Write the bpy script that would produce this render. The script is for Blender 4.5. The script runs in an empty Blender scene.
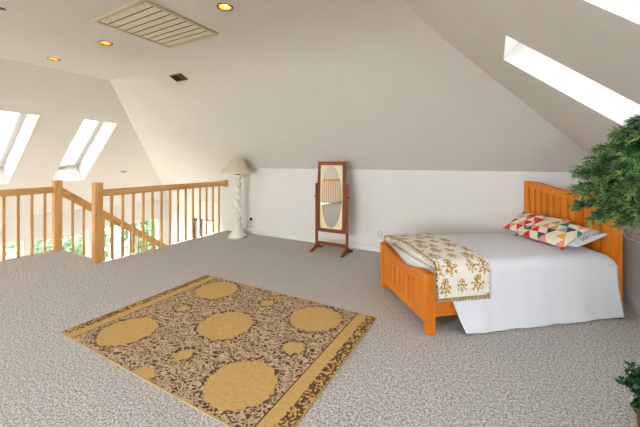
import bpy, bmesh, math, random
from mathutils import Vector, Matrix, noise
random.seed(7)
C = bpy.context.scene.collection
SC = bpy.context.scene

# ------------------------------------------------------------------ helpers
class MB:
    """collects shapes, links them as one mesh object"""
    def __init__(s): s.v = []; s.f = []; s.col = None
    def add(s, vs, fs):
        o = len(s.v); s.v += [tuple(x) for x in vs]; s.f += [tuple(i + o for i in f) for f in fs]; return s
    def box(s, x0, x1, y0, y1, z0, z1, M=None):
        vs = [Vector((x, y, z)) for z in (z0, z1) for x, y in ((x0, y0), (x1, y0), (x1, y1), (x0, y1))]
        if M: vs = [M @ q for q in vs]
        return s.add(vs, [(0,3,2,1),(4,5,6,7),(0,1,5,4),(1,2,6,5),(2,3,7,6),(3,0,4,7)])
    def prism(s, pts, d):
        """closed polygon pts (3d) swept by d"""
        n = len(pts); d = Vector(d); p = [Vector(q) for q in pts]
        return s.add(p + [q + d for q in p], [tuple(range(n - 1, -1, -1)), tuple(range(n, 2 * n))] + [(i, (i + 1) % n, n + (i + 1) % n, n + i) for i in range(n)])
    def strip(s, xs, lo, hi, y0, y1, axis='y'):
        """solid between curves lo(x), hi(x); x runs along local y when axis == 'y'"""
        n = len(xs); vs = []
        for x in xs:
            for (z, t) in ((lo(x), y0), (hi(x), y0), (hi(x), y1), (lo(x), y1)):
                vs.append((t, x, z) if axis == 'y' else (x, t, z))
        fs = [(0,1,2,3), tuple(4 * (n - 1) + k for k in (3,2,1,0))]
        for i in range(n - 1):
            for k in range(4):
                a = 4 * i + k; b = 4 * i + (k + 1) % 4; fs.append((a, a + 4, b + 4, b))
        return s.add(vs, fs)
    def tube(s, path, r, n=8, cap=True):
        path = [Vector(p) for p in path]; o = len(s.v); m = len(path)
        rs = r if isinstance(r, (list, tuple)) else [r] * m
        ref = None
        for i, p in enumerate(path):
            t = (path[min(i + 1, m - 1)] - path[max(i - 1, 0)]).normalized()
            if ref is None:
                ref = t.orthogonal().normalized()
            ref = (ref - t * ref.dot(t)).normalized(); b = t.cross(ref)
            for k in range(n):
                a = 2 * math.pi * k / n
                s.v.append(tuple(p + (ref * math.cos(a) + b * math.sin(a)) * rs[i]))
        for i in range(m - 1):
            for k in range(n):
                a = o + i * n + k; c = o + i * n + (k + 1) % n
                s.f.append((a, c, c + n, a + n))
        if cap:
            s.f.append(tuple(o + k for k in range(n - 1, -1, -1))); s.f.append(tuple(o + (m - 1) * n + k for k in range(n)))
        return s
    def lathe(s, prof, n=32, c=(0, 0, 0), rf=None, cap=False):
        o = len(s.v); m = len(prof)
        for (r, z) in prof:
            for k in range(n):
                a = 2 * math.pi * k / n; q = r * (rf(a, z) if rf else 1)
                s.v.append((c[0] + q * math.cos(a), c[1] + q * math.sin(a), c[2] + z))
        for i in range(m - 1):
            for k in range(n):
                a = o + i * n + k; b = o + i * n + (k + 1) % n
                s.f.append((a, b, b + n, a + n))
        if cap:
            s.f.append(tuple(o + k for k in range(n - 1, -1, -1))); s.f.append(tuple(o + (m - 1) * n + k for k in range(n)))
        return s
    def grid(s, fn, nu, nv):
        o = len(s.v)
        for i in range(nu + 1):
            for j in range(nv + 1): s.v.append(tuple(fn(i / nu, j / nv)))
        for i in range(nu):
            for j in range(nv):
                a = o + i * (nv + 1) + j; s.f.append((a, a + nv + 1, a + nv + 2, a + 1))
        return s
    def build(s, name, mat, parent=None, bevel=0, smooth=False, loc=None, rotz=0, cuts=(), fix=True, segs=2):
        bm = bmesh.new(); vs = [bm.verts.new(q) for q in s.v]
        for f in s.f:
            try: bm.faces.new([vs[i] for i in f])
            except ValueError: pass
        for co, no in cuts:
            bmesh.ops.bisect_plane(bm, geom=bm.verts[:] + bm.edges[:] + bm.faces[:], plane_co=co, plane_no=no, clear_outer=True)
        if fix: bmesh.ops.recalc_face_normals(bm, faces=bm.faces)
        if bevel:
            es = [e for e in bm.edges if len(e.link_faces) == 2 and e.calc_face_angle(0) > 0.5]
            bmesh.ops.bevel(bm, geom=es, offset=bevel, segments=segs, affect='EDGES', clamp_overlap=True)
        me = bpy.data.meshes.new(name); bm.to_mesh(me); bm.free()
        o = bpy.data.objects.new(name, me); C.objects.link(o)
        if mat: me.materials.append(mat)
        if smooth:
            for p in me.polygons: p.use_smooth = True
        if parent: o.parent = parent
        if loc: o.location = loc
        if rotz: o.rotation_euler.z = rotz
        return o

def tag(o, label=None, cat=None, group=None, kind=None):
    if label: o['label'] = label
    if cat: o['category'] = cat
    if group: o['group'] = group
    if kind: o['kind'] = kind
    return o
def thing(name, label, cat, loc=(0, 0, 0), rotz=0, group=None):
    o = bpy.data.objects.new(name, None); C.objects.link(o); o.empty_display_size = .1
    o.location = loc; o.rotation_euler.z = rotz
    return tag(o, label, cat, group)
def struct(o): o['kind'] = 'structure'; return o
def dup(root, loc, label, group=None):
    r = root.copy(); C.objects.link(r); r.location = loc; r['label'] = label
    if group: r['group'] = group
    for ch in list(root.children):
        c = ch.copy(); C.objects.link(c); c.parent = r
        for g in list(ch.children):
            d = g.copy(); C.objects.link(d); d.parent = c
    return r

# ------------------------------------------------------------------ materials
def L(c):
    return tuple(((x / 255) / 12.92 if x / 255 < .04045 else ((x / 255 + .055) / 1.055) ** 2.4) for x in c) + (1,)
class NT:
    def __init__(s, name):
        s.m = bpy.data.materials.new(name); s.m.use_nodes = True; s.t = s.m.node_tree
        s.b = s.t.nodes['Principled BSDF']; s.out = s.t.nodes['Material Output']
    def n(s, typ, **k):
        q = s.t.nodes.new(typ)
        for a, v in k.items():
            if a.startswith('i_'):
                key = a[2:]; key = int(key) if key.isdigit() else key.replace('_', ' ')
                q.inputs[key].default_value = v
            else: setattr(q, a, v)
        return q
    def l(s, a, b): s.t.links.new(a, b)
    def math(s, op, a, b=None, c=None, clamp=False):
        q = s.n('ShaderNodeMath', operation=op); q.use_clamp = clamp
        for i, x in enumerate((a, b, c)):
            if x is None: continue
            if isinstance(x, (int, float)): q.inputs[i].default_value = x
            else: s.l(x, q.inputs[i])
        return q.outputs[0]
    def mix(s, f, a, b):
        q = s.n('ShaderNodeMix', data_type='RGBA')
        for key, x in ((0, f), (6, a), (7, b)):
            if isinstance(x, (int, float, tuple)): q.inputs[key].default_value = x
            else: s.l(x, q.inputs[key])
        return q.outputs[2]
    def coord(s, kind='Object', scale=(1, 1, 1)):
        tc = s.n('ShaderNodeTexCoord'); mp = s.n('ShaderNodeMapping'); mp.inputs['Scale'].default_value = scale
        s.l(tc.outputs[kind], mp.inputs[0]); return mp.outputs[0]
    def noise(s, vec, scale, detail=3, rough=.5, dist=0):
        q = s.n('ShaderNodeTexNoise'); s.l(vec, q.inputs['Vector']); q.inputs['Scale'].default_value = scale
        q.inputs['Detail'].default_value = detail; q.inputs['Roughness'].default_value = rough; q.inputs['Distortion'].default_value = dist
        return q.outputs['Fac']
    def ramp(s, f, stops):
        q = s.n('ShaderNodeValToRGB'); e = q.color_ramp.elements
        e[0].position, e[0].color = stops[0]; e[1].position, e[1].color = stops[1]
        for p, c in stops[2:]:
            x = e.new(p); x.color = c
        s.l(f, q.inputs[0]); return q.outputs[0]
    def bump(s, h, strength, dist=.01):
        q = s.n('ShaderNodeBump'); q.inputs['Strength'].default_value = strength; q.inputs['Distance'].default_value = dist
        s.l(h, q.inputs['Height']); s.l(q.outputs[0], s.b.inputs['Normal'])
    def col(s, c):
        if isinstance(c, tuple): s.b.inputs['Base Color'].default_value = c
        else: s.l(c, s.b.inputs['Base Color'])
    def set(s, rough=.5, spec=.3, metal=0):
        s.b.inputs['Roughness'].default_value = rough; s.b.inputs['Specular IOR Level'].default_value = spec; s.b.inputs['Metallic'].default_value = metal
        return s.m

def paint(name, c, var=.04, rough=.85, bump=.12):
    t = NT(name); v = t.coord()
    f = t.noise(v, 2.2, 5, .6)
    c2 = tuple(min(1, x * (1 - var * 2)) for x in c[:3]) + (1,)
    t.col(t.mix(f, c2, c)); t.bump(t.noise(v, 60, 3), bump, .004)
    return t.set(rough, .2)
def plain(name, c, rough=.5, spec=.3, metal=0, var=.08, sc=20):
    t = NT(name); v = t.coord(); f = t.noise(v, sc, 3)
    c2 = tuple(x * (1 - var * 2) for x in c[:3]) + (1,)
    t.col(t.mix(f, c2, c)); return t.set(rough, spec, metal)
def wood(name, c1, c2, axis=2, rough=.38, sc=1.0):
    t = NT(name); s = [26 * sc] * 3; s[axis] = 1.6 * sc
    v = t.coord('Object', tuple(s)); f = t.noise(v, 1, 4, .55, .8)
    s2 = [6 * sc] * 3; s2[axis] = .5
    g = t.noise(t.coord('Object', tuple(s2)), 1, 2)
    h = t.math('ADD', t.math('MULTIPLY', f, .65), t.math('MULTIPLY', g, .35))
    t.col(t.ramp(h, [(.3, c1), (.68, c2)])); t.bump(f, .08, .002)
    return t.set(rough, .35)
def fabric(name, c, var=.05, sc=500, bump=.25, rough=.9):
    t = NT(name); v = t.coord(); f = t.noise(v, sc, 2)
    g = t.noise(v, 9, 3)
    c2 = tuple(x * (1 - var * 2) for x in c[:3]) + (1,)
    t.col(t.mix(g, c2, c)); t.bump(f, bump, .003)
    t.b.inputs['Sheen Weight'].default_value = .15
    return t.set(rough, .15)
def attr_mat(name, rough=.9, bump=.25, sc=400):
    t = NT(name); a = t.n('ShaderNodeAttribute', attribute_name='pattern')
    t.col(a.outputs['Color']); v = t.coord(); t.bump(t.noise(v, sc, 2), bump, .003)
    return t.set(rough, .15)

M_wall = paint('white_wall_paint', L((235, 230, 225)))
M_slope = paint('white_ceiling_paint', L((225, 218, 209)), .05)
M_trim = plain('white_trim_paint', L((236, 233, 226)), .45, .4, 0, .02)
M_plate = plain('outlet_plastic', L((206, 196, 174)), .4, .4, 0, .02)
M_black = plain('black_plastic', L((22, 22, 24)), .45)
M_dark = plain('dark_duct', L((40, 36, 28)), .8)
M_oak = wood('honey_oak_upright', L((196, 138, 78)), L((226, 178, 116)), 2)
M_oakx = wood('honey_oak_rail', L((196, 138, 78)), L((226, 178, 116)), 1)
M_pine = wood('orange_pine_upright', L((190, 96, 14)), L((228, 136, 36)), 2, .35)
M_piney = wood('orange_pine_cross', L((190, 96, 14)), L((228, 136, 36)), 1, .35)
M_pinex = wood('orange_pine_long', L((190, 96, 14)), L((228, 136, 36)), 0, .35)
M_cherry = wood('cherry_upright', L((104, 50, 24)), L((150, 82, 44)), 2, .4)
M_cherryx = wood('cherry_cross', L((104, 50, 24)), L((150, 82, 44)), 0, .4)
M_plaster = paint('lamp_plaster', L((240, 235, 222)), .02, .7, .1)
t = NT('lamp_shade_linen'); v = t.coord(); t.col(t.mix(t.noise(v, 200, 2), L((232, 224, 206)), L((242, 234, 218)))); t.set(.9, .1)
tl = t.n('ShaderNodeBsdfTranslucent'); tl.inputs[0].default_value = L((240, 228, 204)); mx = t.n('ShaderNodeMixShader'); mx.inputs[0].default_value = .4
t.l(t.b.outputs[0], mx.inputs[1]); t.l(tl.outputs[0], mx.inputs[2]); t.l(mx.outputs[0], t.out.inputs[0]); M_shade = t.m
M_brass = plain('aged_brass', L((120, 98, 48)), .45, .5, .6)
M_mirror = NT('mirror_glass'); M_mirror.col(L((235, 238, 236))); M_mirror = M_mirror.set(.01, .5, 1)
t = NT('etched_glass'); v = t.coord(); t.col(t.mix(t.noise(v, 40, 3), L((222, 205, 168)), L((240, 228, 198)))); M_etch = t.set(.5, .5)
M_vent = plain('louver_enamel', L((224, 214, 184)), .5, .4, 0, .04)
M_ventf = plain('louver_frame', L((200, 184, 146)), .5, .4, 0, .04)
M_gold = plain('amber_reflector', L((236, 176, 100)), .25, .5, .7)
t = NT('lamp_bulb'); t.col(L((255, 220, 170))); t.b.inputs['Emission Color'].default_value = L((255, 214, 160)); t.b.inputs['Emission Strength'].default_value = 60
M_bulb = t.set()
M_pot = plain('clay_pot', L((112, 84, 66)), .75, .25, 0, .15, 14)
M_soil = plain('soil', L((52, 40, 30)), .95)
M_bark = plain('bark', L((92, 70, 50)), .9, .2, 0, .2, 40)
M_needle = plain('dark_pine_needles', L((46, 92, 54)), .55, .35, 0, .35, 9)
M_needle2 = plain('light_pine_tips', L((124, 158, 84)), .55, .35, 0, .2, 6)
M_leaf = plain('shrub_leaf', L((40, 92, 44)), .5, .35, 0, .25, 12)
M_white = fabric('white_cotton', L((238, 238, 242)), .02, 300, .3)
M_sheet = fabric('cream_sheet', L((232, 226, 216)), .03, 300, .2)
M_bedspread = fabric('white_coverlet', L((240, 240, 245)), .015, 220, .35)
M_ink = plain('black_ink', L((26, 26, 28)), .8)
M_pattern = attr_mat('printed_cotton')
M_fringe = plain('fringe_yarn', L((196, 172, 120)), .9, .1, 0, .2, 60)
M_redtab = plain('red_tab', L((196, 28, 40)), .8)
M_lawn = plain('lawn', L((140, 172, 66)), .9, .1, 0, .25, .6)
M_slab = plain('pale_slab_grey', L((152, 144, 134)), .9, .1, 0, .06, 3)  # pale grey for the added slabs outside
M_hedge = plain('hedge_leaf', L((104, 132, 92)), .7, .2, 0, .3, 2)
M_fan = wood('dark_fan_wood', L((34, 24, 18)), L((58, 42, 30)), 0, .4)
M_floor2 = plain('lower_floor_carpet', L((190, 182, 170)), .95)
M_frame = plain('window_frame_white', L((236, 236, 234)), .4, .4, 0, .01)
M_brown = plain('dark_window_frame', L((70, 58, 46)), .5)
# thin clear pane
def glass(name, tint):
    t = NT(name); t.t.nodes.remove(t.b)
    tr = t.n('ShaderNodeBsdfTransparent'); tr.inputs[0].default_value = tint
    gl = t.n('ShaderNodeBsdfGlossy'); gl.inputs['Roughness'].default_value = .02
    fr = t.n('ShaderNodeLayerWeight'); mx = t.n('ShaderNodeMixShader')
    fac = t.math('MULTIPLY_ADD', t.math('POWER', fr.outputs['Facing'], 5), .7, .04)
    t.l(fac, mx.inputs[0]); t.l(tr.outputs[0], mx.inputs[1]); t.l(gl.outputs[0], mx.inputs[2]); t.l(mx.outputs[0], t.out.inputs[0])
    return t.m
M_glass = glass('window_glass', (.96, .98, .98, 1))
M_tint = glass('dimming_glass_west', (.5, .51, .53, 1))  # tint added to dim daylight through the west skylights
M_dim_east = glass('dimming_glass_east', (.52, .53, .56, 1))  # tint added to keep the east reveals from blowing out

# carpet: speckled loop pile
t = NT('speckled_carpet'); v = t.coord()
a = t.noise(v, 150, 1, .8); b = t.noise(v, 60, 2, .7); c = t.noise(v, 1.1, 3)
h = t.math('ADD', t.math('MULTIPLY', a, .6), t.math('MULTIPLY', b, .4))
colr = t.ramp(h, [(.40, L((70, 65, 61))), (.57, L((255, 250, 244))), (.485, L((196, 188, 180)))])
t.col(t.mix(t.math('MULTIPLY', c, .3), colr, L((184, 177, 169)))); t.bump(h, .9, .02); t.b.inputs['Sheen Weight'].default_value = .1
M_carpet = t.set(.95, .1)

# ------------------------------------------------------------------ room frame (x = east, y = north, z = up; loft floor at 0)
E0, N0, KH, P = 1.25, 5.08, 1.37, .8            # east wall, knee wall, knee height, roof pitch
CH = 2.96                                       # flat ceiling
NE = N0 - (CH - KH) / P                         # ceiling's north edge
EE = E0 - (CH - KH) / P                         # ceiling's east edge
WE, WP = -6.02, .885                            # ceiling's west edge, west pitch
WW, WH = -8.985, .336                           # west wall of the stair hall and its top
NW = NE + WP / P * (WE - WW)                    # north wall of the hall
S0, LF = -4.3, -2.7                             # south wall, lower floor
SE = -5.3                                       # west end of the knee wall

def slab(O, U, V, N, ulist, vlist, holes=(), T=.3):
    O, U, V, N = Vector(O), Vector(U), Vector(V), Vector(N)
    us = sorted(set(ulist) | {x for h in holes for x in h[:2]}); vs = sorted(set(vlist) | {x for h in holes for x in h[2:]})
    us = [u for u in us if ulist[0] <= u <= ulist[-1]]; vs = [q for q in vs if vlist[0] <= q <= vlist[-1]]
    m = MB(); nu, nv = len(us), len(vs)
    for k in (0, T):
        for u in us:
            for q in vs: m.v.append(tuple(O + U * u + V * q + N * k))
    idx = lambda i, j, k: k * nu * nv + i * nv + j
    def solid(i, j):
        if not (0 <= i < nu - 1 and 0 <= j < nv - 1): return False
        uc, vc = (us[i] + us[i + 1]) / 2, (vs[j] + vs[j + 1]) / 2
        return not any(h[0] < uc < h[1] and h[2] < vc < h[3] for h in holes)
    for i in range(nu - 1):
        for j in range(nv - 1):
            if not solid(i, j): continue
            m.f.append((idx(i,j,0), idx(i+1,j,0), idx(i+1,j+1,0), idx(i,j+1,0)))
            m.f.append((idx(i,j,1), idx(i,j+1,1), idx(i+1,j+1,1), idx(i+1,j,1)))
            for di, dj, p, q in ((-1,0,(i,j),(i,j+1)), (1,0,(i+1,j+1),(i+1,j)), (0,-1,(i+1,j),(i,j)), (0,1,(i,j+1),(i+1,j+1))):
                if not solid(i + di, j + dj):
                    m.f.append((idx(*p,0), idx(*q,0), idx(*q,1), idx(*p,1)))
    return m

kE = math.hypot(1, P); kW = math.hypot(1, WP)
VE, NEn = Vector((1, 0, -P)) / kE, Vector((P, 0, 1)) / kE
VN, NNn = Vector((0, 1, -P)) / kE, Vector((0, P, 1)) / kE
VW, NWn = Vector((-1, 0, -WP)) / kW, Vector((-WP, 0, 1)) / kW
RDW = .52
RD = .34                                        # roof thickness = skylight reveal depth
ne_no = Vector((-1, 1, 0)).normalized(); ne_co = Vector((E0, N0, 0))
nw_no = Vector((WP, P, 0)).normalized(); nw_co = Vector((WE, NE, 0))   # points north-east, to the north slope

# flat ceiling with holes for the downlights
DL = [(-2.224, 2.158), (-4.18, 2.1), (-5.465, 2.07)]
ch = [(x - WE - .056, x - WE + .056, y - S0 - .056, y - S0 + .056) for x, y in DL]
m = slab((WE, S0, CH), (1, 0, 0), (0, 1, 0), (0, 0, 1), [0, EE - WE], [0, NE - S0], ch, .25)
struct(m.build('ceiling', M_slope))
# north slope: stops at the knee wall over the loft, runs on down over the stair hall
yl = (N0 - NE) * kE; yl2 = (NW - NE) * kE
m = slab((WW - .3, NE, CH), (1, 0, 0), VN, NNn, [0, E0 - WW + .3], [0, yl2], [(SE - WW + .3, 99, yl, 99)], .25)
struct(m.build('ceiling_north', M_slope, cuts=[(ne_co, -ne_no), (nw_co, -nw_no)]))
# rounded plaster between the flat ceiling and the north slope
ct = .55; cR = ct / math.tan(math.atan(P) / 2)
def cove(u, w):
    a = u * math.atan(P); y = NE - ct + cR * math.sin(a); e = -5.7 + w * (E0 + 5.7)
    flat = CH if y < NE else CH - P * (y - NE)
    k = max(0, min(1, (e + 5.5) / .75)); k = k * k * (3 - 2 * k)
    return (e, y, flat - .0015 + k * (CH - cR * (1 - math.cos(a)) - flat))
m = MB().grid(cove, 20, 60)
struct(m.build('ceiling_cove', M_slope, smooth=True, cuts=[(Vector((E0, 0, KH)), NEn)]))
# east slope with skylights, two in view and two added for light
ev = lambda e: (e - EE) * kE
SKE = [(2.37, 2.93, .06, 1.02), (1.01, 1.57, .06, 1.02), (-.35, .21, .06, 1.02), (-1.71, -1.15, .06, 1.02)]  # last two are unseen, added to light the carpet and bed
m = slab((EE, S0, CH), (0, 1, 0), VE, NEn, [0, N0 - S0], [0, ev(E0)], [(a - S0, b - S0, ev(c), ev(d)) for a, b, c, d in SKE], RD)
struct(m.build('ceiling_east', M_slope, cuts=[(ne_co, ne_no)]))
# west slope with skylights
wv = lambda e: (WE - e) * kW
SKW = [(3.03, 3.63, -6.77, -8.15), (1.77, 2.37, -6.77, -8.15), (.5, 1.1, -6.77, -8.15), (-.77, -.17, -6.77, -8.15)]
m = slab((WE, S0, CH), (0, 1, 0), VW, NWn, [0, NW - S0], [0, wv(WW)], [(a - S0, b - S0, wv(c), wv(d)) for a, b, c, d in SKW], RDW)
struct(m.build('ceiling_west', M_slope, cuts=[(nw_co, nw_no)]))
# knee walls
struct(MB().box(SE, E0 + .15, N0, N0 + .12, -.25, KH).build('wall_north', M_wall))
struct(MB().box(E0, E0 + .12, S0, N0, -.25, KH).build('wall_east', M_wall))
struct(MB().box(SE, SE + .12, N0 + .12, NW + .2, LF, KH + .3).build('wall_passage', M_wall, cuts=[((0, N0, KH), NNn)]))
# lower hall: west wall with three windows, north wall with one
WWIN = [(-2.6, -.2), (1.55, 2.86), (3.04, 4.1), (4.3, 6.1)]
WTOP, WBOT = -.2, -2.1
m = slab((WW, S0, LF), (0, 1, 0), (0, 0, 1), (-1, 0, 0), [0, NW - S0 + .2], [0, WH - LF], [(a - S0, b - S0, WBOT - LF, WTOP - LF) for a, b in WWIN], .2)
struct(m.build('wall_west', M_wall))
m = slab((WW - .2, NW, LF), (1, 0, 0), (0, 0, 1), (0, 1, 0), [0, SE - WW + .3], [0, WH - LF], [(-7.9 - WW + .2, -7.0 - WW + .2, .05, -.17 - LF)], .2)
struct(m.build('wall_hall', M_wall))
struct(MB().box(-5.13, -5.0, S0, NW, LF, -.25).build('wall_stair', M_wall))
# unseen south wall; its windows are added and sized to light the loft
SWIN = [(-8.8, -6.6, -2.5, -.1), (-3.9, -2.35, .9, 2.85), (-2.2, -.7, .45, 2.85), (-.55, .75, .45, 1.6)]
m = slab((WW - .2, S0, LF), (1, 0, 0), (0, 0, 1), (0, -1, 0), [0, E0 - WW + .4], [0, CH - LF], [(a - WW + .2, b - WW + .2, c - LF, d - LF) for a, b, c, d in SWIN], .2)
struct(m.build('wall_south', M_wall, cuts=[((E0, 0, KH + .2), NEn), ((WE, 0, CH + .2), NWn)]))
# floors
m = slab((-6.53, S0, 0), (1, 0, 0), (0, 1, 0), (0, 0, -1), [0, E0 + 6.53], [0, N0 - S0], [(-1, 6.53 - 5.13, 2.56 - S0, 99)], .25)
struct(m.build('floor', M_carpet))
struct(MB().box(WW, SE, S0, NW, LF - .1, LF).box(SE, E0, S0, N0, LF - .1, LF).build('floor_lower', M_floor2))
# stairs down to the north
m = MB()
for k in range(1, 13):
    y = 2.56 + (k - 1) * .245; z = -.19 * k
    m.box(-6.45, -5.14, y, y + .265, max(LF, z - .3), z)
struct(m.build('stairs', M_carpet, bevel=.01))
# floor edge fascia, baseboards, knee-wall trim
struct(MB().box(-6.55, -6.53, S0, 2.56, -.27, .012).box(-6.53, -5.13, 2.56, 2.575, -.27, .0).box(-5.145, -5.13, 2.56, N0, -.27, .0).build('trim_1', M_trim))
struct(MB().prism([(SE + .15, N0, 0), (SE + .15, N0 - .015, 0), (SE + .15, N0 - .015, .075), (SE + .15, N0, .092)], (E0 - SE - .15, 0, 0)).build('baseboard_north', M_trim))
struct(MB().prism([(E0, S0, 0), (E0 - .015, S0, 0), (E0 - .015, S0, .075), (E0, S0, .092)], (0, N0 - S0 - .015, 0)).build('baseboard_east', M_trim))

# ------------------------------------------------------------------ windows
wn = [0]
def window(O, U, V, N, w, h, depth, mat=M_frame, fw=.06, bars=(), rails=(), handle=False, pane=None):
    """window unit in an opening: O = corner on the inner face; U, V span it; N points out"""
    wn[0] += 1
    Mx = Matrix.Identity(4)
    U, V, N = Vector(U), Vector(V), Vector(N)
    for i in range(3): Mx[i][0], Mx[i][1], Mx[i][2], Mx[i][3] = U[i], V[i], N[i], Vector(O)[i]
    f = MB(); d0, d1 = depth - .07, depth + .01
    f.box(0, fw, 0, h, d0, d1, Mx).box(w - fw, w, 0, h, d0, d1, Mx).box(fw, w - fw, 0, fw, d0, d1, Mx).box(fw, w - fw, h - fw, h, d0, d1, Mx)
    for x in bars: f.box(x - .02, x + .02, fw, h - fw, d0 + .01, d1 - .01, Mx)
    for y in rails: f.box(fw, w - fw, y - .02, y + .02, d0 + .01, d1 - .01, Mx)
    o = struct(f.build('window_%d' % wn[0], mat))
    MB().box(fw, w - fw, fw, h - fw, depth - .03, depth - .022, Mx).build('pane', pane or M_glass, o)
    if handle:
        MB().box(w / 2 - .07, w / 2 + .07, h - fw - .02, h - fw + .05, d0 - .05, d0, Mx).build('crank_box', M_trim, o, bevel=.01)
    return o
for a, b, c, d in SKE:
    window((c, a, KH + P * (E0 - c)), (0, 1, 0), VE, NEn, b - a, (d - c) * kE, RD, pane=M_dim_east)
for i, (a, b, c, d) in enumerate(SKW):
    window((c, a, CH + WP * (c - WE)), (0, 1, 0), VW, NWn, b - a, (c - d) * kW, RDW - .02, fw=.08, handle=True, pane=M_tint)
for a, b in WWIN:
    window((WW, a, WBOT), (0, 1, 0), (0, 0, 1), (-1, 0, 0), b - a, WTOP - WBOT, .14, bars=((b - a) / 2,))
window((-7.9, NW, LF + .05), (1, 0, 0), (0, 0, 1), (0, 1, 0), .9, -.17 - LF - .05, .12, M_brown, .05, bars=(.3,))
for a, b, c, d in SWIN:  # added units behind the camera, there for the daylight they admit
    window((a, S0, c), (1, 0, 0), (0, 0, 1), (0, -1, 0), b - a, d - c, .12, bars=((b - a) / 2,))
# blinds half drawn in the hall windows
for (a, b), zb, lab in ((WWIN[1], -.85, 'open white slatted blind in the lower window left of the first newel post'), (WWIN[2], -.45, 'short white slatted blind in the lower window behind the stair handrail')):
    m = MB(); z = WTOP - .1
    while z > zb:
        m.box(WW - .03, WW - .005, a + .05, b - .05, z, z + .002); z -= .04
    r = m.build('window_blind', M_trim); tag(r, lab, 'blind', 'blinds in the lower windows')
    MB().box(WW - .035, WW - .003, a + .04, b - .04, WTOP - .075, WTOP - .045).build('head_rail', M_trim, r)

# ------------------------------------------------------------------ outside
struct(MB().box(-60, 20, -40, 40, -3.1, -2.9).build('ground', M_lawn))
struct(MB().box(-40, -13.5, 6.8, 40, -2.9, -2.87).build('lawn_cover_slab', M_slab))  # added pale slab, replaces bright yellow lawn in the hall window view
struct(MB().box(-40, -13.5, -40, -1.5, -2.9, -2.87).box(-13.5, 8, -40, -16, -2.9, -2.87).build('reflection_cover_slab', M_slab))  # added pale slab, keeps lawn green out of the mirror reflection
struct(MB().box(-13.5, 8, -16, 40, -2.9, -2.86).build('neutral_bounce_slab', M_slab))  # added slab by the house, makes light bounced indoors neutral instead of green
def shrub(name, label, loc, r, h, n, seed, cat='bush'):
    rng = random.Random(seed); m = MB()
    for i in range(n):
        th = rng.uniform(0, 2 * math.pi); zz = rng.uniform(-.9, 1); q = math.sqrt(1 - zz * zz) * rng.uniform(.75, 1.05)
        p = Vector((r * q * math.cos(th), r * q * math.sin(th), h / 2 * (1 + zz)))
        s = rng.uniform(.12, .25) * (r / 1.4); d = Vector((rng.gauss(0, 1), rng.gauss(0, 1), rng.gauss(0, 1))).normalized(); e = d.orthogonal().normalized()
        m.add([p - d * s, p + e * s * .5, p + d * s, p - e * s * .5], [(0, 1, 2, 3)])
    root = thing(name, label, cat, loc, 0, 'greenery outside the hall windows')
    m.build('foliage', M_hedge, root, fix=False)
    st = MB()
    for k in range(4): st.tube([(0, 0, 0), (.15 * r * math.cos(k * 1.6), .15 * r * math.sin(k * 1.6), h * .35), (.4 * r * math.cos(k * 1.6), .4 * r * math.sin(k * 1.6), h * .75)], [.06 * r, .045 * r, .02 * r], 6)
    st.build('stem', M_bark, root)
shrub('garden_bush', 'round green bush on the lawn seen through the window under the stair rail', (-13.2, 5.2, -2.9), 1.3, 2.6, 1500, 1)
shrub('garden_bush', 'broad green bush at the lawn edge seen right of the second newel post', (-14.2, 9.4, -2.9), 1.4, 1.9, 1500, 2)
shrub('garden_tree', 'tall leafy tree outside the hall seen through the far left balusters', (-25, 9.0, -2.9), 2.6, 4.2, 2600, 3, 'tree')
shrub('garden_bush', 'low hedge bush on the lawn beyond the leftmost balusters', (-17, 4.4, -2.9), 1.6, 1.6, 1500, 4)

# ------------------------------------------------------------------ railings
RZ = 1.085
def baluster(x, y, z0, z1, par):
    s = .0165
    MB().box(x - s, x + s, y - s, y + s, z0, z1).build('baluster', M_oak, par, bevel=.004)
def newel(x, y, par, z0=0):
    s = .054; m = MB().box(x - s, x + s, y - s, y + s, z0, 1.19)
    o = m.build('newel_post', M_oak, par, bevel=.006); return o
# balustrade along the stairwell, newel to back wall
r = thing('balustrade', 'oak stairwell balustrade running from the front newel post to the back wall', 'railing', group='oak balustrades')
newel(-5.2, 2.5, r)
MB().box(-5.232, -5.168, 2.554, N0 - .03, RZ - .105, RZ).build('handrail', M_oakx, r, bevel=.012)
MB().box(-5.265, -5.135, N0 - .03, N0 - .001, RZ - .13, RZ + .025).build('wall_rosette', M_oakx, r, bevel=.004)
for k in range(14): baluster(-5.2, 2.70 + k * .1672, 0, RZ - .1, r)
# balustrade along the hall
r = thing('balustrade', 'long oak balustrade along the open hall at the left picture edge', 'railing', group='oak balustrades')
newel(-6.48, 2.5, r)
MB().box(-6.512, -6.448, S0 + .02, 2.446, RZ - .105, RZ).build('handrail', M_oakx, r, bevel=.012)
y = 2.33
while y > S0 + .1:
    baluster(-6.48, y, 0, RZ - .1, r); y -= .165
# sloping stair rail
r = thing('stair_rail', 'sloping oak stair handrail descending behind the two newel posts', 'railing')
tn = .73; y1 = 5.3
zt = lambda y: 1.075 - tn * (y - 2.55)
MB().prism([(-6.512, 2.556, zt(2.556)), (-6.512, y1, zt(y1)), (-6.512, y1, zt(y1) - .155), (-6.512, 2.556, zt(2.556) - .155)], (.064, 0, 0)).build('handrail', M_oakx, r, bevel=.01)
y = 2.70
while y < y1 - .05:
    k = int((y - 2.56) / .245) + 1
    baluster(-6.43, y, -.19 * k, zt(y) - .08, r)
    y += .165
MB().box(-6.465, -6.395, y1 - .02, y1 + .07, -.19 * 12, zt(y1) + .1).build('newel_post', M_oak, r, bevel=.006)

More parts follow.
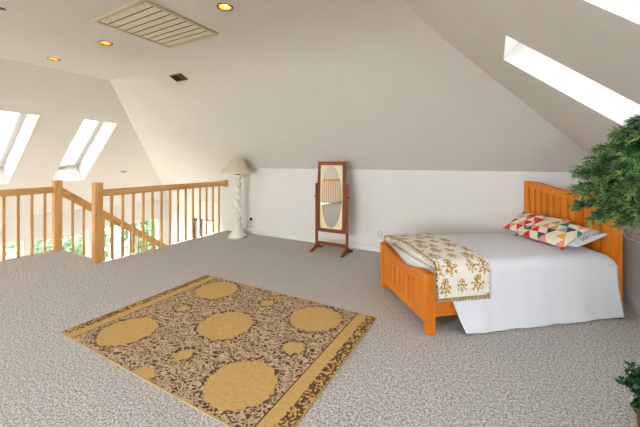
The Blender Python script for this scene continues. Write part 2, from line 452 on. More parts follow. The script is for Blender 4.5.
# ------------------------------------------------------------------ ceiling fittings
lab = ['lit amber recessed downlight right of the louvered ceiling panel', 'lit amber recessed downlight left of the louvered ceiling panel', 'dim amber recessed downlight near the sloped skylight wall']
dl0 = None
for (x, y), lb in zip(DL, lab):
    if dl0 is None:
        dl0 = thing('recessed_downlight', lb, 'ceiling light', (x, y, CH), 0, 'recessed ceiling downlights')
        MB().lathe([(.054, .004), (.056, -.004), (.074, -.007), (.078, 0)], 28).build('trim_ring', M_brass, dl0, smooth=True, fix=True)
        MB().lathe([(.054, .0), (.05, .03), (.042, .06), (.03, .09), (.0005, .1)], 28).build('reflector', M_gold, dl0, smooth=True)
        MB().lathe([(.0005, .03), (.014, .033), (.022, .045), (.02, .065), (.012, .085), (.012, .1)], 20).build('bulb', M_bulb, dl0, smooth=True)
    else: dup(dl0, (x, y, CH), lb, 'recessed ceiling downlights')
# large louvered shutter
x0, x1, y0, y1v = -3.60, -2.73, 1.68, 2.56
r = thing('louvered_ceiling_panel', 'large square cream louvered fan shutter set in the flat ceiling', 'ceiling vent', ((x0 + x1) / 2, (y0 + y1v) / 2, CH))
hx, hy = (x1 - x0) / 2, (y1v - y0) / 2
fr = MB()
for q in ((-hx, hx, -hy, -hy + .035), (-hx, hx, hy - .035, hy), (-hx, -hx + .035, -hy + .035, hy - .035), (hx - .035, hx, -hy + .035, hy - .035)):
    fr.box(q[0], q[1], q[2], q[3], -.022, -.001)
fr.build('frame', M_ventf, r, bevel=.003)
MB().box(-hx + .03, hx - .03, -hy + .03, hy - .03, -.003, -.001).build('backing', M_dark, r)
ns = 9; w = (2 * hy - .08) / ns
for k in range(ns):
    yc = -hy + .04 + (k + .5) * w
    Mx = Matrix.Translation((0, yc, -.012)) @ Matrix.Rotation(math.radians(4), 4, 'X')
    MB().box(-hx + .04, hx - .04, -w / 2 + .005, w / 2 - .004, -.002, .002, Mx).build('louver', M_vent, r, bevel=.001)
# small register on the north slope
yc = 3.2; ca_ = math.asin((yc - NE + ct) / cR); zc = CH - .002 - cR * (1 - math.cos(ca_))
r = thing('air_register', 'small dark brass air register on the sloped ceiling above the balustrade', 'vent', (-4.28, yc, zc))
r.rotation_euler.x = -ca_
fr = MB()
for q in ((-.135, .135, -.075, -.06), (-.135, .135, .06, .075), (-.135, -.12, -.06, .06), (.12, .135, -.06, .06)): fr.box(*q, -.014, -.001)
fr.build('frame', M_brass, r, bevel=.002)
m = MB()
for k in range(12):
    Mx = Matrix.Translation((-.11 + .02 * k, 0, -.008)) @ Matrix.Rotation(.7 if k < 6 else -.7, 4, 'Y')
    m.box(-.007, .007, -.06, .06, -.001, .001, Mx)
m.build('fins', M_brass, r)
MB().box(-.12, .12, -.06, .06, -.003, -.001).build('backing', M_dark, r)
# small slot vent on the skylight slope
r = thing('slot_vent', 'tiny grey slot vent on the skylight slope right of the skylights', 'vent', (-7.93, 4.39, CH + WP * (-7.93 - WE)))
r.rotation_euler.y = -math.atan(WP)
M_grey = plain('grey_enamel', L((190, 186, 178)), .5)
MB().box(-.03, .03, -.08, .08, -.012, -.001).build('cover', M_grey, r, bevel=.003)
MB().box(-.012, .012, -.055, .055, -.0145, -.0125).build('slot', M_brass, r)
# ceiling fan, only a blade tip in view
fc = Vector((-3.36, .31, 2.62))
tip = Vector((-3.015, .862, 2.6))
r = thing('ceiling_fan', 'dark ceiling fan with one blade tip showing at the upper left corner', 'ceiling fan', (fc.x, fc.y, 0))
MB().lathe([(.001, CH), (.07, CH), (.06, CH - .05), (.015, CH - .06), (.015, 2.72), (.001, 2.72)], 20).build('downrod', M_fan, r, smooth=True)
MB().lathe([(.001, 2.73), (.09, 2.72), (.11, 2.66), (.1, 2.58), (.05, 2.55), (.001, 2.55)], 24).build('motor_housing', M_fan, r, smooth=True)
a0 = math.atan2(tip.y - fc.y, tip.x - fc.x); Lb = (tip - fc).xy.length
for k in range(5):
    R = Matrix.Rotation(a0 + k * 2 * math.pi / 5, 4, 'Z') @ Matrix.Translation((0, 0, 2.575)) @ Matrix.Rotation(.2, 4, 'X')
    pts = [(.16, -.045), (.4, -.062), (Lb - .05, -.055), (Lb, -.02), (Lb, .02), (Lb - .05, .055), (.4, .062), (.16, .045)]
    MB().prism([R @ Vector((p[0], p[1], -.004)) for p in pts], R.to_3x3() @ Vector((0, 0, .008))).build('blade', M_fan, r)
    MB().box(.08, .2, -.015, .015, -.006, .006, R).build('blade_bracket', M_brass, r)

# ------------------------------------------------------------------ wall outlets
def outlet(e, z, lb):
    r = thing('wall_outlet', lb, 'outlet', (e, N0, z), 0, 'outlets on the back wall')
    MB().box(-.036, .036, -.006, -.0005, -.058, .058).build('cover_plate', M_plate, r, bevel=.002)
    for s in (-.024, .024): MB().box(-.016, .016, -.0085, -.006, s - .014, s + .014).build('socket', M_trim, r, bevel=.002)
outlet(-2.88, .30, 'cream wall outlet on the back wall left of the standing mirror')
outlet(-1.675, .29, 'cream wall outlet on the back wall between mirror and bed')

# ------------------------------------------------------------------ floor lamp
LX, LY = -4.50, 4.70
r = thing('floor_lamp', 'white twisted column floor lamp with a cone shade in the corner by the balustrade', 'floor lamp', (LX, LY, 0))
MB().lathe([(.001, 0), (.18, 0), (.186, .018), (.176, .04), (.148, .065), (.115, .11), (.088, .17), (.07, .25), (.001, .25)], 40).build('base', M_plaster, r, smooth=True)
m = MB(); nz = 160
m.lathe([(.063, .23 + i / nz * 1.01) for i in range(nz + 1)], 48, rf=lambda a, z: 1 + .27 * math.cos(2 * a + z * 46), cap=True)
m.build('column', M_plaster, r, smooth=True)
MB().lathe([(.001, 1.24), (.05, 1.24), (.04, 1.27), (.012, 1.28), (.012, 1.55), (.001, 1.55)], 20).build('socket_stem', M_brass, r, smooth=True)
sh = MB().lathe([(.305, 1.275), (.105, 1.565), (.101, 1.565), (.301, 1.275), (.305, 1.275)], 48)
o = sh.build('lamp_shade', M_shade, r, smooth=True)
for p in o.data.polygons: p.use_smooth = True
MB().lathe([(.307, 1.272), (.307, 1.284), (.302, 1.287)], 48).build('shade_trim', M_plaster, o, smooth=True)
MB().lathe([(.001, 1.55), (.012, 1.553), (.014, 1.56), (.01, 1.568), (.001, 1.57)], 14).build('finial', M_brass, r, smooth=True)
pts = [(.08, .155, .02), (.05, .2, .012), (.0, .26, .06), (-.04, .31, .14), (-.02, .335, .24), (.03, N0 - LY - .03, .30)]
MB().tube(pts, .005, 6).build('cord', M_plate, r, smooth=True)
MB().box(.01, .055, N0 - LY - .036, N0 - LY - .001, .28, .335).build('plug', M_black, r, bevel=.006)

# ------------------------------------------------------------------ cheval mirror
MXc, MYc = -2.39, 4.69
r = thing('cheval_mirror', 'cherry wood standing swivel mirror with etched oval glass against the back wall', 'mirror', (MXc, MYc, 0), math.radians(-1))
hw = .286
for s in (-1, 1):
    MB().box(s * hw - .019, s * hw + .019, -.02, .02, .04, 1.14).build('post', M_cherry, r, bevel=.004)
    p = [(s * hw - .02, -.2, 0), (s * hw - .02, -.2, .025), (s * hw - .02, -.1, .055), (s * hw - .02, -.03, .1), (s * hw - .02, .03, .1), (s * hw - .02, .1, .055), (s * hw - .02, .2, .025), (s * hw - .02, .2, 0), (s * hw - .02, .12, 0), (s * hw - .02, .06, .03), (s * hw - .02, -.06, .03), (s * hw - .02, -.12, 0)]
    MB().prism(p, (.04, 0, 0)).build('foot', M_cherry, r, bevel=.003)
    MB().lathe([(.001, 0), (.014, 0), (.018, .008), (.012, .02), (.001, .022)], 14).build('swivel_knob', M_black, r)
    k = r.children[-1]; k.location = (s * (hw + .019), 0, .92); k.rotation_euler.y = s * math.pi / 2
MB().box(-hw + .019, hw - .019, -.014, .014, .10, .155).build('stretcher', M_cherryx, r, bevel=.004)
z0, z1, fw, hb = .325, 1.495, .05, .258
tilt = Matrix.Translation((0, 0, .92)) @ Matrix.Rotation(math.radians(-1.2), 4, 'X') @ Matrix.Translation((0, 0, -.92))
fr = MB()
fr.box(-hb, -hb + fw, -.017, .017, z0, z1, tilt).box(hb - fw, hb, -.017, .017, z0, z1, tilt)
o = fr.build('side_stiles', M_cherry, r, bevel=.005)
MB().box(-hb + fw, hb - fw, -.017, .017, z0, z0 + fw * 1.25, tilt).build('bottom_frame_rail', M_cherryx, r, bevel=.004)
MB().box(-hb + fw, hb - fw, -.017, .017, z1 - fw, z1, tilt).build('top_frame_rail', M_cherryx, r, bevel=.004)
MB().box(-hb - .012, hb + .012, -.022, .022, z1, z1 + .014, tilt).build('cap', M_cherryx, r, bevel=.004)
g0, g1, gx = z0 + fw * 1.2, z1 - fw + .004, hb - fw + .004
MB().box(-gx, gx, -.006, .006, g0, g1, tilt).build('mirror_glass', M_mirror, r)
# etched border: rectangle with an oval hole
n = 64; m = MB(); zc = (g0 + g1) / 2; hz = (g1 - g0) / 2; ox, oz = gx - .014, hz - .02
for i in range(n):
    a = 2 * math.pi * (i + .5) / n; ca, sa = math.cos(a), math.sin(a)
    k = min(gx / abs(ca) if abs(ca) > 1e-6 else 9, hz / abs(sa) if abs(sa) > 1e-6 else 9)
    for yy in (-.0075, -.0062):
        m.v.append(tuple(tilt @ Vector((ox * ca, yy, zc + oz * sa)))); m.v.append(tuple(tilt @ Vector((k * ca, yy, zc + k * sa))))
for i in range(n):
    a, b = 4 * i, 4 * ((i + 1) % n); m.f += [(a, a + 1, b + 1, b), (a + 2, b + 2, b + 3, a + 3), (a, b, b + 2, a + 2), (a + 1, a + 3, b + 3, b + 1)]
m.build('etched_border', M_etch, r)
MB().box(-gx - .01, gx + .01, .007, .014, g0 - .01, g1 + .01, tilt).build('backboard', M_cherry, r)

# ------------------------------------------------------------------ rug
RX0, RX1, RY0, RY1 = -3.335, -.985, 1.305, 2.91
rw, rh = RX1 - RX0, RY1 - RY0
t = NT('damask_rug'); v = t.coord()
sep = t.n('ShaderNodeSeparateXYZ'); t.l(v, sep.inputs[0]); X, Y = sep.outputs[0], sep.outputs[1]
# filigree: warped cells read as scrolling leaves
wp = t.n('ShaderNodeVectorMath', operation='ADD'); nz = t.n('ShaderNodeTexNoise'); nz.inputs['Scale'].default_value = 14; nz.inputs['Detail'].default_value = 2
t.l(v, nz.inputs['Vector']); sc = t.n('ShaderNodeVectorMath', operation='SCALE'); sc.inputs['Scale'].default_value = .11
t.l(nz.outputs['Color'], sc.inputs[0]); t.l(v, wp.inputs[0]); t.l(sc.outputs[0], wp.inputs[1])
v1 = t.n('ShaderNodeTexVoronoi', feature='DISTANCE_TO_EDGE'); v1.inputs['Scale'].default_value = 27; t.l(wp.outputs[0], v1.inputs['Vector'])
wv_ = t.n('ShaderNodeTexWave', wave_type='RINGS'); wv_.inputs['Scale'].default_value = 7.5; wv_.inputs['Distortion'].default_value = 9; wv_.inputs['Detail'].default_value = 2; wv_.inputs['Detail Scale'].default_value = 2.2
t.l(wp.outputs[0], wv_.inputs['Vector'])
fil = t.math('ADD', t.math('MULTIPLY', t.math('LESS_THAN', v1.outputs['Distance'], .10), .8), t.math('MULTIPLY', t.math('GREATER_THAN', wv_.outputs['Fac'], .62), .65), clamp=True)
fib = t.noise(v, 260, 2)
brown = t.mix(fib, L((80, 55, 38)), L((118, 88, 64)))
beige = t.mix(fib, L((188, 160, 126)), L((224, 200, 166)))
gold = t.mix(t.noise(v, 45, 3), L((186, 146, 84)), L((220, 184, 122)))
field = t.mix(fil, brown, beige)
cx = (RX0 + RX1) / 2; cy = (RY0 + RY1) / 2
big = [(-2.84, 1.61, .232), (-2.84, 2.63, .236), (-2.165, 2.11, .242), (-1.5, 2.61, .238), (-1.5, 1.6, .24)]
small = [(-2.78, 2.13, .06), (-2.11, 1.62, .072), (-2.11, 2.64, .072), (-1.42, 2.107, .08), (-2.17, 1.3, .105), (-2.17, 2.93, .09)]
wob = t.math('MULTIPLY', t.math('SUBTRACT', t.noise(v, 24, 2), .5), .085)
def circ(px, py, rr):
    dx = t.math('SUBTRACT', X, px - cx); dy = t.math('SUBTRACT', Y, py - cy)
    d = t.math('SQRT', t.math('ADD', t.math('MULTIPLY', dx, dx), t.math('MULTIPLY', dy, dy)))
    return t.math('SUBTRACT', t.math('ADD', d, wob), rr)
dmin = None
for q in big + small:
    d = circ(*q); dmin = d if dmin is None else t.math('MINIMUM', dmin, d)
ring = t.math('MULTIPLY', t.math('LESS_THAN', dmin, .035), t.math('GREATER_THAN', t.noise(v, 42, 1), .52))
c1 = t.mix(ring, field, brown)
c2 = t.mix(t.math('LESS_THAN', dmin, 0), c1, gold)
# end bands: plain gold stripe, then a dark scalloped edge
ax = t.math('ABSOLUTE', X); e = t.math('SUBTRACT', rw / 2, ax)
ed = t.math('ADD', e, t.math('MULTIPLY', t.math('SUBTRACT', t.noise(v, 30, 2), .5), .05))
c3 = t.mix(t.math('LESS_THAN', e, .205), c2, brown)
c4 = t.mix(t.math('LESS_THAN', e, .195), c3, gold)
c5 = t.mix(t.math('LESS_THAN', ed, .10), c4, t.mix(t.math('GREATER_THAN', t.noise(v, 55, 2), .52), brown, gold))
t.col(c5); t.bump(t.math('ADD', fib, fil), .25, .004)
M_rug = t.set(.95, .05)
r = MB().box(-rw / 2 + .006, rw / 2 - .006, -rh / 2 + .006, rh / 2 - .006, .0005, .008).build('area_rug', M_rug, loc=(cx, cy, 0), bevel=.002)
tag(r, 'gold and brown damask rug with round medallions on the carpet', 'rug')
b = MB(); M_bind = fabric('rug_binding', L((190, 160, 112)), .05)
for q in ((-rw / 2, rw / 2, -rh / 2, -rh / 2 + .007), (-rw / 2, rw / 2, rh / 2 - .007, rh / 2), (-rw / 2, -rw / 2 + .007, -rh / 2, rh / 2), (rw / 2 - .007, rw / 2, -rh / 2, rh / 2)): b.box(*q, .0003, .0088)
o = b.build('binding', M_bind, r); o['label'] = 'pale bound edge'

# ------------------------------------------------------------------ bed (local x = foot to head, y = near side to far side)
BL = (-.506, 2.826, 0); BR = math.radians(39.5); BW, BLn = 1.12, 2.08
bed = thing('bed', 'orange pine slatted single bed frame set diagonally in the corner', 'bed', BL, BR)
pt = .075
for (x, y, h) in ((0, 0, .528), (0, BW - pt, .535), (BLn - pt, 0, 1.25), (BLn - pt, BW - pt, 1.25)):
    o = MB().box(x, x + pt, y, y + pt, 0, h).build('bed_post', M_pine, bed, bevel=.006)
def board_end(x, hE, dip, railh, lowz, part):
    ys = [pt + (BW - 2 * pt) * i / 40 for i in range(41)]
    def top(y):
        s = (y - BW / 2) / (BW / 2 - pt); s = max(-1, min(1, s * 1.06))
        return hE - dip * (1 + math.cos(math.pi * s)) / 2
    MB().strip(ys, lambda y: top(y) - railh, top, x + .006, x + pt - .006).build('top_rail', M_piney, bed, bevel=.005)
    MB().box(x + .016, x + pt - .016, pt, BW - pt, lowz, lowz + .09).build('bottom_rail', M_piney, bed, bevel=.004)
    m = MB(); nb = 9 if part == 'footboard_slats' else 11; w = (BW - 2 * pt) / nb
    for k in range(nb):
        a, b = pt + k * w + .007, pt + (k + 1) * w - .007
        m.strip([a, (a + b) / 2, b], lambda y: lowz + .085, lambda y: top(y) - railh + .005, x + .014, x + pt - .014)
    m.strip(ys, lambda y: lowz + .085, lambda y: top(y) - railh + .005, x + .035, x + pt - .035)
    m.build(part, M_pine, bed, bevel=.004)
board_end(0, .528, .085, .085, .065, 'footboard_slats')
board_end(BLn - pt, 1.247, .07, .09, .3, 'headboard_slats')
for y in (.012, BW - .04): MB().box(pt, BLn - pt, y, y + .028, .15, .30).build('side_rail', M_pinex, bed, bevel=.004)
MB().box(pt, BLn - pt, .045, BW - .045, .205, .225).build('base_board', M_pinex, bed)
mt = MB().box(.082, 1.985, .045, BW - .045, .227, .60).build('mattress', M_sheet, loc=BL, rotz=BR, bevel=.07, smooth=True, segs=6)
tag(mt, 'thick single mattress in a cream fitted sheet showing above the curved footboard', 'mattress')

# profile across the bed, arc-length parameterised (y, z)
def profile(off, zfar, znear, flare):
    pts = []
    yF, yN, zt_ = BW - .038 + off, -.012 - off, .612 + off
    R = .10
    pts += [(yF, zfar), (yF, zt_ - R)]
    for k in range(1, 9):
        a = k / 8 * math.pi / 2; pts.append((yF - R + R * math.cos(a), zt_ - R + R * math.sin(a)))
    for k in range(1, 12):
        s = k / 12; pts.append((yF - R + (yN + R - yF + R) * s, zt_ + .022 * math.sin(math.pi * s)))
    for k in range(0, 9):
        a = k / 8 * math.pi / 2; pts.append((yN + R - R * math.sin(a), zt_ - R + R * math.cos(a)))
    for k in range(1, 8):
        s = k / 7; z = zt_ - R + (znear - zt_ + R) * s; pts.append((yN - flare * s * s, z))
    ls = [0]
    for p, q in zip(pts, pts[1:]): ls.append(ls[-1] + math.hypot(p[0] - q[0], p[1] - q[1]))
    def at(d):
        d = max(0, min(ls[-1], d))
        for i in range(len(ls) - 1):
            if d <= ls[i + 1]:
                k = (d - ls[i]) / max(1e-9, ls[i + 1] - ls[i]); return (pts[i][0] + (pts[i+1][0] - pts[i][0]) * k, pts[i][1] + (pts[i+1][1] - pts[i][1]) * k)
        return pts[-1]
    return at, ls[-1]
at, Lq = profile(0, .34, .012, .05)
def quilt(u, w):
    d = w * Lq; y, z = at(d)
    side = max(0, min(1, (.5 - z) / .5)) if y < .1 else 0
    far = max(0, min(1, (.55 - z) / .3)) if y > .9 else 0
    aL = .13 + (.06 * min(1, max(0, (.6 - z) / .15)) + .15 * max(0, (.42 - z) / .42) ** 1.3 if y < .1 else 0)
    x = aL + (1.996 - aL) * u
    x -= .05 * max(0, u - .93) / .07 * 0
    y -= side * (.005 * math.sin(x * 13 + 1) + .003 * math.sin(x * 29)) * (.4 + side)
    y += far * .004 * math.sin(x * 17)
    z += .004 * noise.noise(Vector((x * 5, y * 5, 0))) * (1 - side)
    if side > .9: z += .003 * math.sin(x * 9) ** 2
    # round the head-end corner over the pillow end
    if u > .9 and y > -.05 and z > .5: z -= .05 * ((u - .9) / .1) ** 2
    return (x, y, z)
m = MB().grid(quilt, 90, 150)
q = m.build('bedspread', M_bedspread, loc=BL, rotz=BR, smooth=True)
md = q.modifiers.new('thick', 'SOLIDIFY'); md.thickness = .008; md.offset = 1
if q.data.polygons[len(q.data.polygons) // 2].normal.z < 0:
    q.data.flip_normals()
tag(q, 'plain white bedspread hanging over the near side of the bed to the carpet', 'bedspread')

# throw blanket
at2, Lt = profile(.021, .50, .335, .006)
def throw(u, w):
    d = w * Lt; y, z = at2(d)
    x = .055 + .515 * u + .012 * math.sin(d * 7) * (u - .5)
    wr = .007 * noise.noise(Vector((x * 7, d * 5, 3)))
    if z > .55: z += abs(wr) + .002
    if y < .05: y -= abs(wr) * 1.2
    return (x, y, z)
def palms(x, d):
    """gold palm sprig motifs on off-white cloth"""
    best = 0
    cw, chh = .16, .155
    for row in range(int(d / chh) - 1, int(d / chh) + 2):
        for k in range(int(x / cw) - 1, int(x / cw) + 2):
            ox = (k + .5 + (.5 if row % 2 else 0)) * cw + .02 * math.sin(row * 5 + k * 3); oy = (row + .5) * chh + .02 * math.sin(k * 7 + row)
            dx, dy = x - ox, d - oy; rr = math.hypot(dx, dy)
            th = math.atan2(dx, -dy)
            kind = (row * 3 + k * 5) % 3
            if kind == 2: dx, dy, rr = dx * 1.3, dy * 1.3, rr * 1.3
            lim = .072 * (.35 + .65 * abs(math.cos(3.5 * th)) ** .7)
            if rr < lim and noise.noise(Vector((x * 75, d * 75, 1))) > -.08: best = 1 if noise.noise(Vector((x * 60, d * 60, 5))) < .15 else 2
            if 0 < dy < .075 and abs(dx + .006 * math.sin(dy * 60)) < .007: best = 2
            if .06 < dy < .085 and abs(dx) < .03 * abs(math.sin(dx * 180)): best = 1
    return best
m = MB(); NU, NV = 105, 320
m.grid(throw, NU, NV)
th = m.build('throw_blanket', M_pattern, loc=BL, rotz=BR, smooth=True, fix=False)
ca = th.data.color_attributes.new('pattern', 'FLOAT_COLOR', 'POINT')
gold1, gold2, offw, edgec = L((192, 152, 62)), L((158, 120, 48)), L((240, 233, 220)), L((120, 92, 60))
for i in range(NU + 1):
    for j in range(NV + 1):
        d = j / NV * Lt; x = .515 * i / NU; p = palms(x, Lt - d)
        c = (offw, gold1, gold2)[p]
        if i < 3 and noise.noise(Vector((i * .4, d * 60, 2))) > -.1: c = edgec
        ca.data[i * (NV + 1) + j].color = c
if th.data.polygons[NU * NV // 2].normal.z < 0: th.data.flip_normals()
md = th.modifiers.new('thick', 'SOLIDIFY'); md.thickness = .006; md.offset = 1
tag(th, 'off-white throw blanket with gold palm print and fringe across the bed foot', 'blanket')
m = MB(); rng = random.Random(3)
for i in range(110):
    u = (i + .5) / 110; x, y, z = throw(u, 1.0)
    m.tube([(x, y, z + .003), (x + rng.uniform(-.004, .004), y - .006, z - .02), (x + rng.uniform(-.01, .01), y - .004 + rng.uniform(-.004, .004), z - .038)], [.0022, .002, .0012], 5)
for j in range(150):
    w = (j + .5) / 150; x, y, z = throw(0, w)
    m.tube([(x + .002, y, z + .002), (x - .012, y + rng.uniform(-.006, .006), z - .004 + rng.uniform(-.004, .004)), (x - .02, y + rng.uniform(-.008, .008), z - .015)], [.0026, .0024, .0014], 5)
o = m.build('fringe', M_fringe, th); o['kind'] = 'stuff'

# ------------------------------------------------------------------ pillows
def pillow_fn(w, h, T):
    def fn(u, v, side):
        a, b = 2 * u - 1, 2 * v - 1
        pin = 1 - .05 * (1 - b * b) * abs(a) ** 3; pinb = 1 - .06 * (1 - a * a) * abs(b) ** 3
        th_ = T / 2 * (max(0, 1 - abs(a) ** 3.2) * max(0, 1 - abs(b) ** 3.2)) ** .55
        return Vector((a * w / 2 * pin, b * h / 2 * pinb, side * th_ + .0015 * side))
    return fn
def pillow(name, label, mat, w, h, T, Mx, colour=None, nu=96, nv=64):
    fn = pillow_fn(w, h, T); m = MB()
    m.grid(lambda u, v: Mx @ fn(u, v, 1), nu, nv); k = len(m.v); m.grid(lambda u, v: Mx @ fn(u, v, -1), nu, nv)
    idx = lambda i, j: i * (nv + 1) + j
    bd = [idx(i, 0) for i in range(nu)] + [idx(nu, j) for j in range(nv)] + [idx(i, nv) for i in range(nu, 0, -1)] + [idx(0, j) for j in range(nv, 0, -1)]
    for a, b in zip(bd, bd[1:] + bd[:1]): m.f.append((a, b, b + k, a + k))
    o = m.build(name, mat, loc=BL, rotz=BR, smooth=True)
    if colour:
        ca = o.data.color_attributes.new('pattern', 'FLOAT_COLOR', 'POINT')
        for s in (0, 1):
            for i in range(nu + 1):
                for j in range(nv + 1): ca.data[s * k + idx(i, j)].color = colour(i / nu * w, j / nv * h)
    return tag(o, label, 'pillow')
CREAM = L((238, 228, 204))
PAL = dict(r=L((214, 48, 42)), p=L((232, 152, 140)), c=L((74, 78, 90)), g=L((40, 148, 122)), m=L((232, 164, 40)), y=L((172, 170, 166)), o=L((224, 104, 70)), w=CREAM)
def tri_colour(rows, off):
    S, H = .105, .088
    def f(x, y):
        x += off; row = int(y / H); fy = y / H - row
        x2 = x / S + (.5 if row % 2 else 0)
        k = int(x2); fx = x2 - k
        t_ = abs(fx - .5) * 2
        up = fy < 1 - t_
        if not up and fx > .5: k += 1
        s = rows[min(row, len(rows) - 1)]
        return PAL[s[(2 * k + (0 if up else 1)) % len(s)]]
    return f
def lean(a, b, z, ang, yaw=0):
    """pillow frame: its width runs from the far side to the near side, its height leans toward the headboard"""
    return Matrix.Translation((a, b, z)) @ Matrix.Rotation(-math.pi / 2 + yaw, 4, 'Z') @ Matrix.Rotation(ang, 4, 'X')
rowsA = ['rwwpwrwcpwww', 'wcwrpwwrowgw', 'wgwpwowrwwmp', 'wpwgrwwmwyww']
pw = pillow('bed_pillow', 'white bed pillow with a line of black lettering lying against the headboard', M_white, .68, .40, .13, lean(1.80, .40, .728, math.radians(16)))
pillow('geometric_cushion', 'cream cushion with red and teal triangles, the far left of two', M_pattern, .60, .36, .09, lean(1.706, .65, .772, math.radians(31), .04), tri_colour(rowsA, 0))
pb = pillow('geometric_cushion', 'cream cushion with grey and mustard triangles overlapping in front of its twin', M_pattern, .60, .36, .09, lean(1.635, .37, .756, math.radians(31), -.03), tri_colour(['wwrwwwpcwwpw', 'wwcwrpwwwcmw', 'wgwrpwmwywwc', 'wprwwmywgwww'], .02))
for pr, Mx, sx in ((pb, lean(1.635, .37, .756, math.radians(31), -.03), .285), (pb, lean(1.635, .37, .756, math.radians(31), -.03), -.285)):
    MB().box(sx - .012, sx + .012, -.2, -.165, -.003, .006, Mx).build('tab', M_redtab, pr)
for q in list(C.objects):
    if q.name.startswith('geometric_cushion'): q['group'] = 'triangle print cushions'
# lettering along the pillow hem
cu = bpy.data.curves.new('lettering', 'FONT'); cu.body = "DON'T WORRY"; cu.size = .038; cu.extrude = .0006; cu.space_character = 1.15
to = bpy.data.objects.new('lettering_tmp', cu); C.objects.link(to)
dg = bpy.context.evaluated_depsgraph_get(); me = bpy.data.meshes.new_from_object(to.evaluated_get(dg)); bpy.data.objects.remove(to)
xs = [q.co.x for q in me.vertices]; wl = max(xs) - min(xs)
Mp = lean(1.80, .40, .728, math.radians(16)); fn = pillow_fn(.68, .40, .13)
for q in me.vertices:
    yy = -.10 + (q.co.x - min(xs)) ; xx = .330 - q.co.y
    p = fn(xx / .68 + .5, yy / .40 + .5, 1); p.z += .0025 + q.co.z
    q.co = Mp @ p
me.materials.append(M_ink)
o = bpy.data.objects.new('lettering', me); C.objects.link(o); o.parent = pw; o['label'] = 'black printed lettering'

# ------------------------------------------------------------------ pine tree
TX, TY = .662, 1.91
r = thing('artificial_pine_tree', 'green artificial pine tree reaching in from the right picture edge', 'tree', (TX, TY, 0))
MB().tube([(0, 0, .03), (0, 0, .6), (0, 0, 1.2), (0, 0, 1.70)], [.022, .02, .018, .006], 10).build('trunk', M_bark, r, smooth=True)
st = MB()
for k in range(4):
    a = k * math.pi / 2 + .4; st.tube([(0, 0, .08), (.1 * math.cos(a), .1 * math.sin(a), .05), (.2 * math.cos(a), .2 * math.sin(a), .008)], [.012, .011, .009], 8)
st.build('stand', M_black, r, smooth=True)
rng = random.Random(11); nd = [MB(), MB()]; br = MB()
def sprig(p, d, ln, tipw):
    """a twig of needles from p along d"""
    d = d.normalized(); e = d.orthogonal().normalized(); f = d.cross(e); n = int(ln / .0024)
    for i in range(n):
        s = i / n; a = rng.uniform(0, 2 * math.pi); q = p + d * (ln * s) + Vector((0, 0, -.02 * s * s))
        out = (e * math.cos(a) + f * math.sin(a)); nl = rng.uniform(.022, .034) * (1 - .25 * s)
        t_ = q + out * nl * .78 + d * nl * .75; wv2 = out.cross(d).normalized() * .0021
        (nd[1] if rng.random() < tipw * s * 1.5 else nd[0]).add([q - wv2, q + wv2, t_ + wv2 * .5, t_ - wv2 * .5], [(0, 1, 2, 3)])
tiers = [(1.325, .24, 17, -.07), (1.35, .305, 18, -.02), (1.40, .315, 18, .05), (1.45, .295, 17, .1), (1.50, .265, 15, .16), (1.56, .215, 13, .24), (1.62, .16, 11, .34), (1.68, .105, 8, .55)]
for ti, (z, R, nb, rise) in enumerate(tiers):
    for k in range(nb):
        a = 2 * math.pi * (k + .5 * (ti % 2)) / nb + rng.uniform(-.12, .12)
        Rk = R * rng.uniform(.88, 1.08)
        lim = (E0 - TX - .06) / max(.05, math.cos(a)) if math.cos(a) > .1 else 9
        Rk = min(Rk, lim)
        if math.cos(a) > 0:                       # keep clear of the sloping roof on the east
            zmax = KH + P * (E0 - TX - Rk * math.cos(a)) - .1
            if z > zmax: Rk = max(.05, (KH + P * (E0 - TX) - .1 - z) / P / math.cos(a)); Rk = min(Rk, R)
        D = Vector((math.cos(a), math.sin(a), rise + rng.uniform(-.1, .1)))
        p0 = Vector((0, 0, z)); path = [p0]
        for i in range(1, 7):
            s = i / 6; path.append(p0 + Vector((D.x, D.y, 0)) * Rk * s + Vector((0, 0, D.z * Rk * s - .05 * s * s)))
        br.tube(path, [.005, .0045, .004, .0035, .003, .0025, .0015], 5)
        for i in range(1, 7):
            q = path[i]; dd = (path[i] - path[i - 1]).normalized()
            nt = 4
            for j in range(nt):
                sd = rng.choice((-1, 1)) if j else 0
                x = dd + sd * dd.cross(Vector((0, 0, 1))) * rng.uniform(.6, 1.1) + Vector((0, 0, rng.uniform(-.35, .35)))
                ln = rng.uniform(.05, .085) * (1 if i < 6 else .8)
                ee = q + x.normalized() * (ln + .04)
                if ee.x + TX > E0 - .03 or ee.z > KH + P * (E0 - TX - ee.x) - .03: continue
                sprig(q - dd * rng.uniform(0, .05), x, ln, .45)
br.build('branches', M_bark, r)
nd[0].build('dark_needles', M_needle, r, fix=False); nd[1].build('light_needles', M_needle2, r, fix=False)
M_cable = plain('grey_cable', L((150, 150, 150)), .5)
pts = [(-.16, .02, 1.2), (-.14, .03, 1.155), (-.10, .04, 1.14), (-.05, .03, 1.145), (0, .02, 1.19)]
MB().tube(pts, .0025, 6).build('light_cable', M_cable, r, smooth=True)

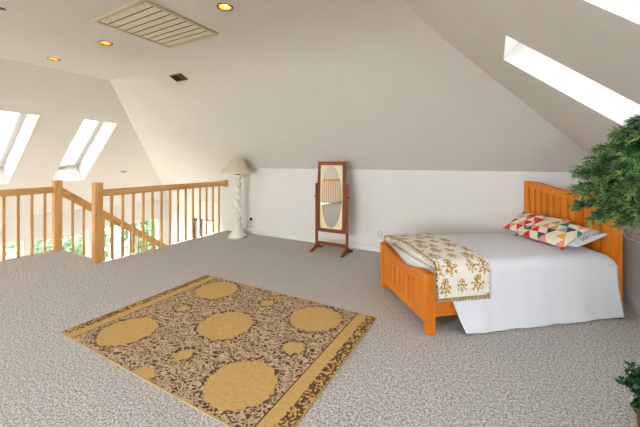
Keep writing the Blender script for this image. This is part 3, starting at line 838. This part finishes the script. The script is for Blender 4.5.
# ------------------------------------------------------------------ potted shrub
PX, PY = .723, 2.234
r = thing('potted_shrub', 'small leafy green shrub in a brown clay pot at the lower right corner', 'plant', (PX, PY, 0))
MB().lathe([(.001, 0), (.06, 0), (.065, .018), (.08, .185), (.082, .197), (.09, .2), (.092, .238), (.087, .243), (.08, .238), (.078, .21), (.001, .21)], 36).build('pot', M_pot, r, smooth=True)
MB().lathe([(.077, .222), (.05, .226), (.001, .228)], 24).build('soil', M_soil, r, smooth=True)
m = MB(); stems = MB(); rng = random.Random(5)
for k in range(64):
    a = rng.uniform(0, 2 * math.pi); q = rng.uniform(.02, .165); hz_ = .27 + rng.uniform(.0, .19) - q * .3
    tipp = Vector((q * math.cos(a), q * math.sin(a), hz_)); base = Vector((q * .25 * math.cos(a), q * .25 * math.sin(a), .222)); mid = (tipp + base) / 2 + Vector((0, 0, .03))
    stems.tube([base, mid, tipp], [.003, .0025, .0015], 5)
    for i in range(26):
        s = .3 + .7 * i / 25; p = base.lerp(mid, min(1, s * 2)) if s < .5 else mid.lerp(tipp, s * 2 - 1)
        d = Vector((rng.gauss(0, 1), rng.gauss(0, 1), rng.gauss(.3, .7))).normalized(); e = d.cross(Vector((rng.gauss(0, 1), rng.gauss(0, 1), rng.gauss(0, 1)))).normalized(); nn = d.cross(e)
        l = rng.uniform(.024, .038); w_ = l * .34
        m.add([p, p + d * l * .5 + e * w_ + nn * .003, p + d * l, p + d * l * .5 - e * w_ + nn * .003, p + d * l * .5 - nn * .002], [(0, 1, 4), (1, 2, 4), (2, 3, 4), (3, 0, 4)])
stems.build('stems', M_bark, r); m.build('leaves', M_leaf, r, fix=False)

# ------------------------------------------------------------------ light: overcast daylight through the windows
w = bpy.data.worlds.new('World'); SC.world = w; w.use_nodes = True
bg = w.node_tree.nodes['Background']; bg.inputs[0].default_value = (.93, .965, 1.0, 1); bg.inputs[1].default_value = 24

cam = bpy.data.cameras.new('Camera'); co = bpy.data.objects.new('Camera', cam); C.objects.link(co)
co.location = (0, 0, 1.5); co.rotation_euler = (math.pi / 2, 0, math.asin(.486))
cam.sensor_width = 36; cam.lens = 36 * 315 / 640; cam.shift_y = -51.5 / 640; cam.clip_start = .02
SC.camera = co
SC.view_settings.view_transform = 'Standard'; SC.view_settings.look = 'None'; SC.view_settings.gamma = 1; SC.view_settings.use_curve_mapping = False
SC.view_settings.exposure = 0.0
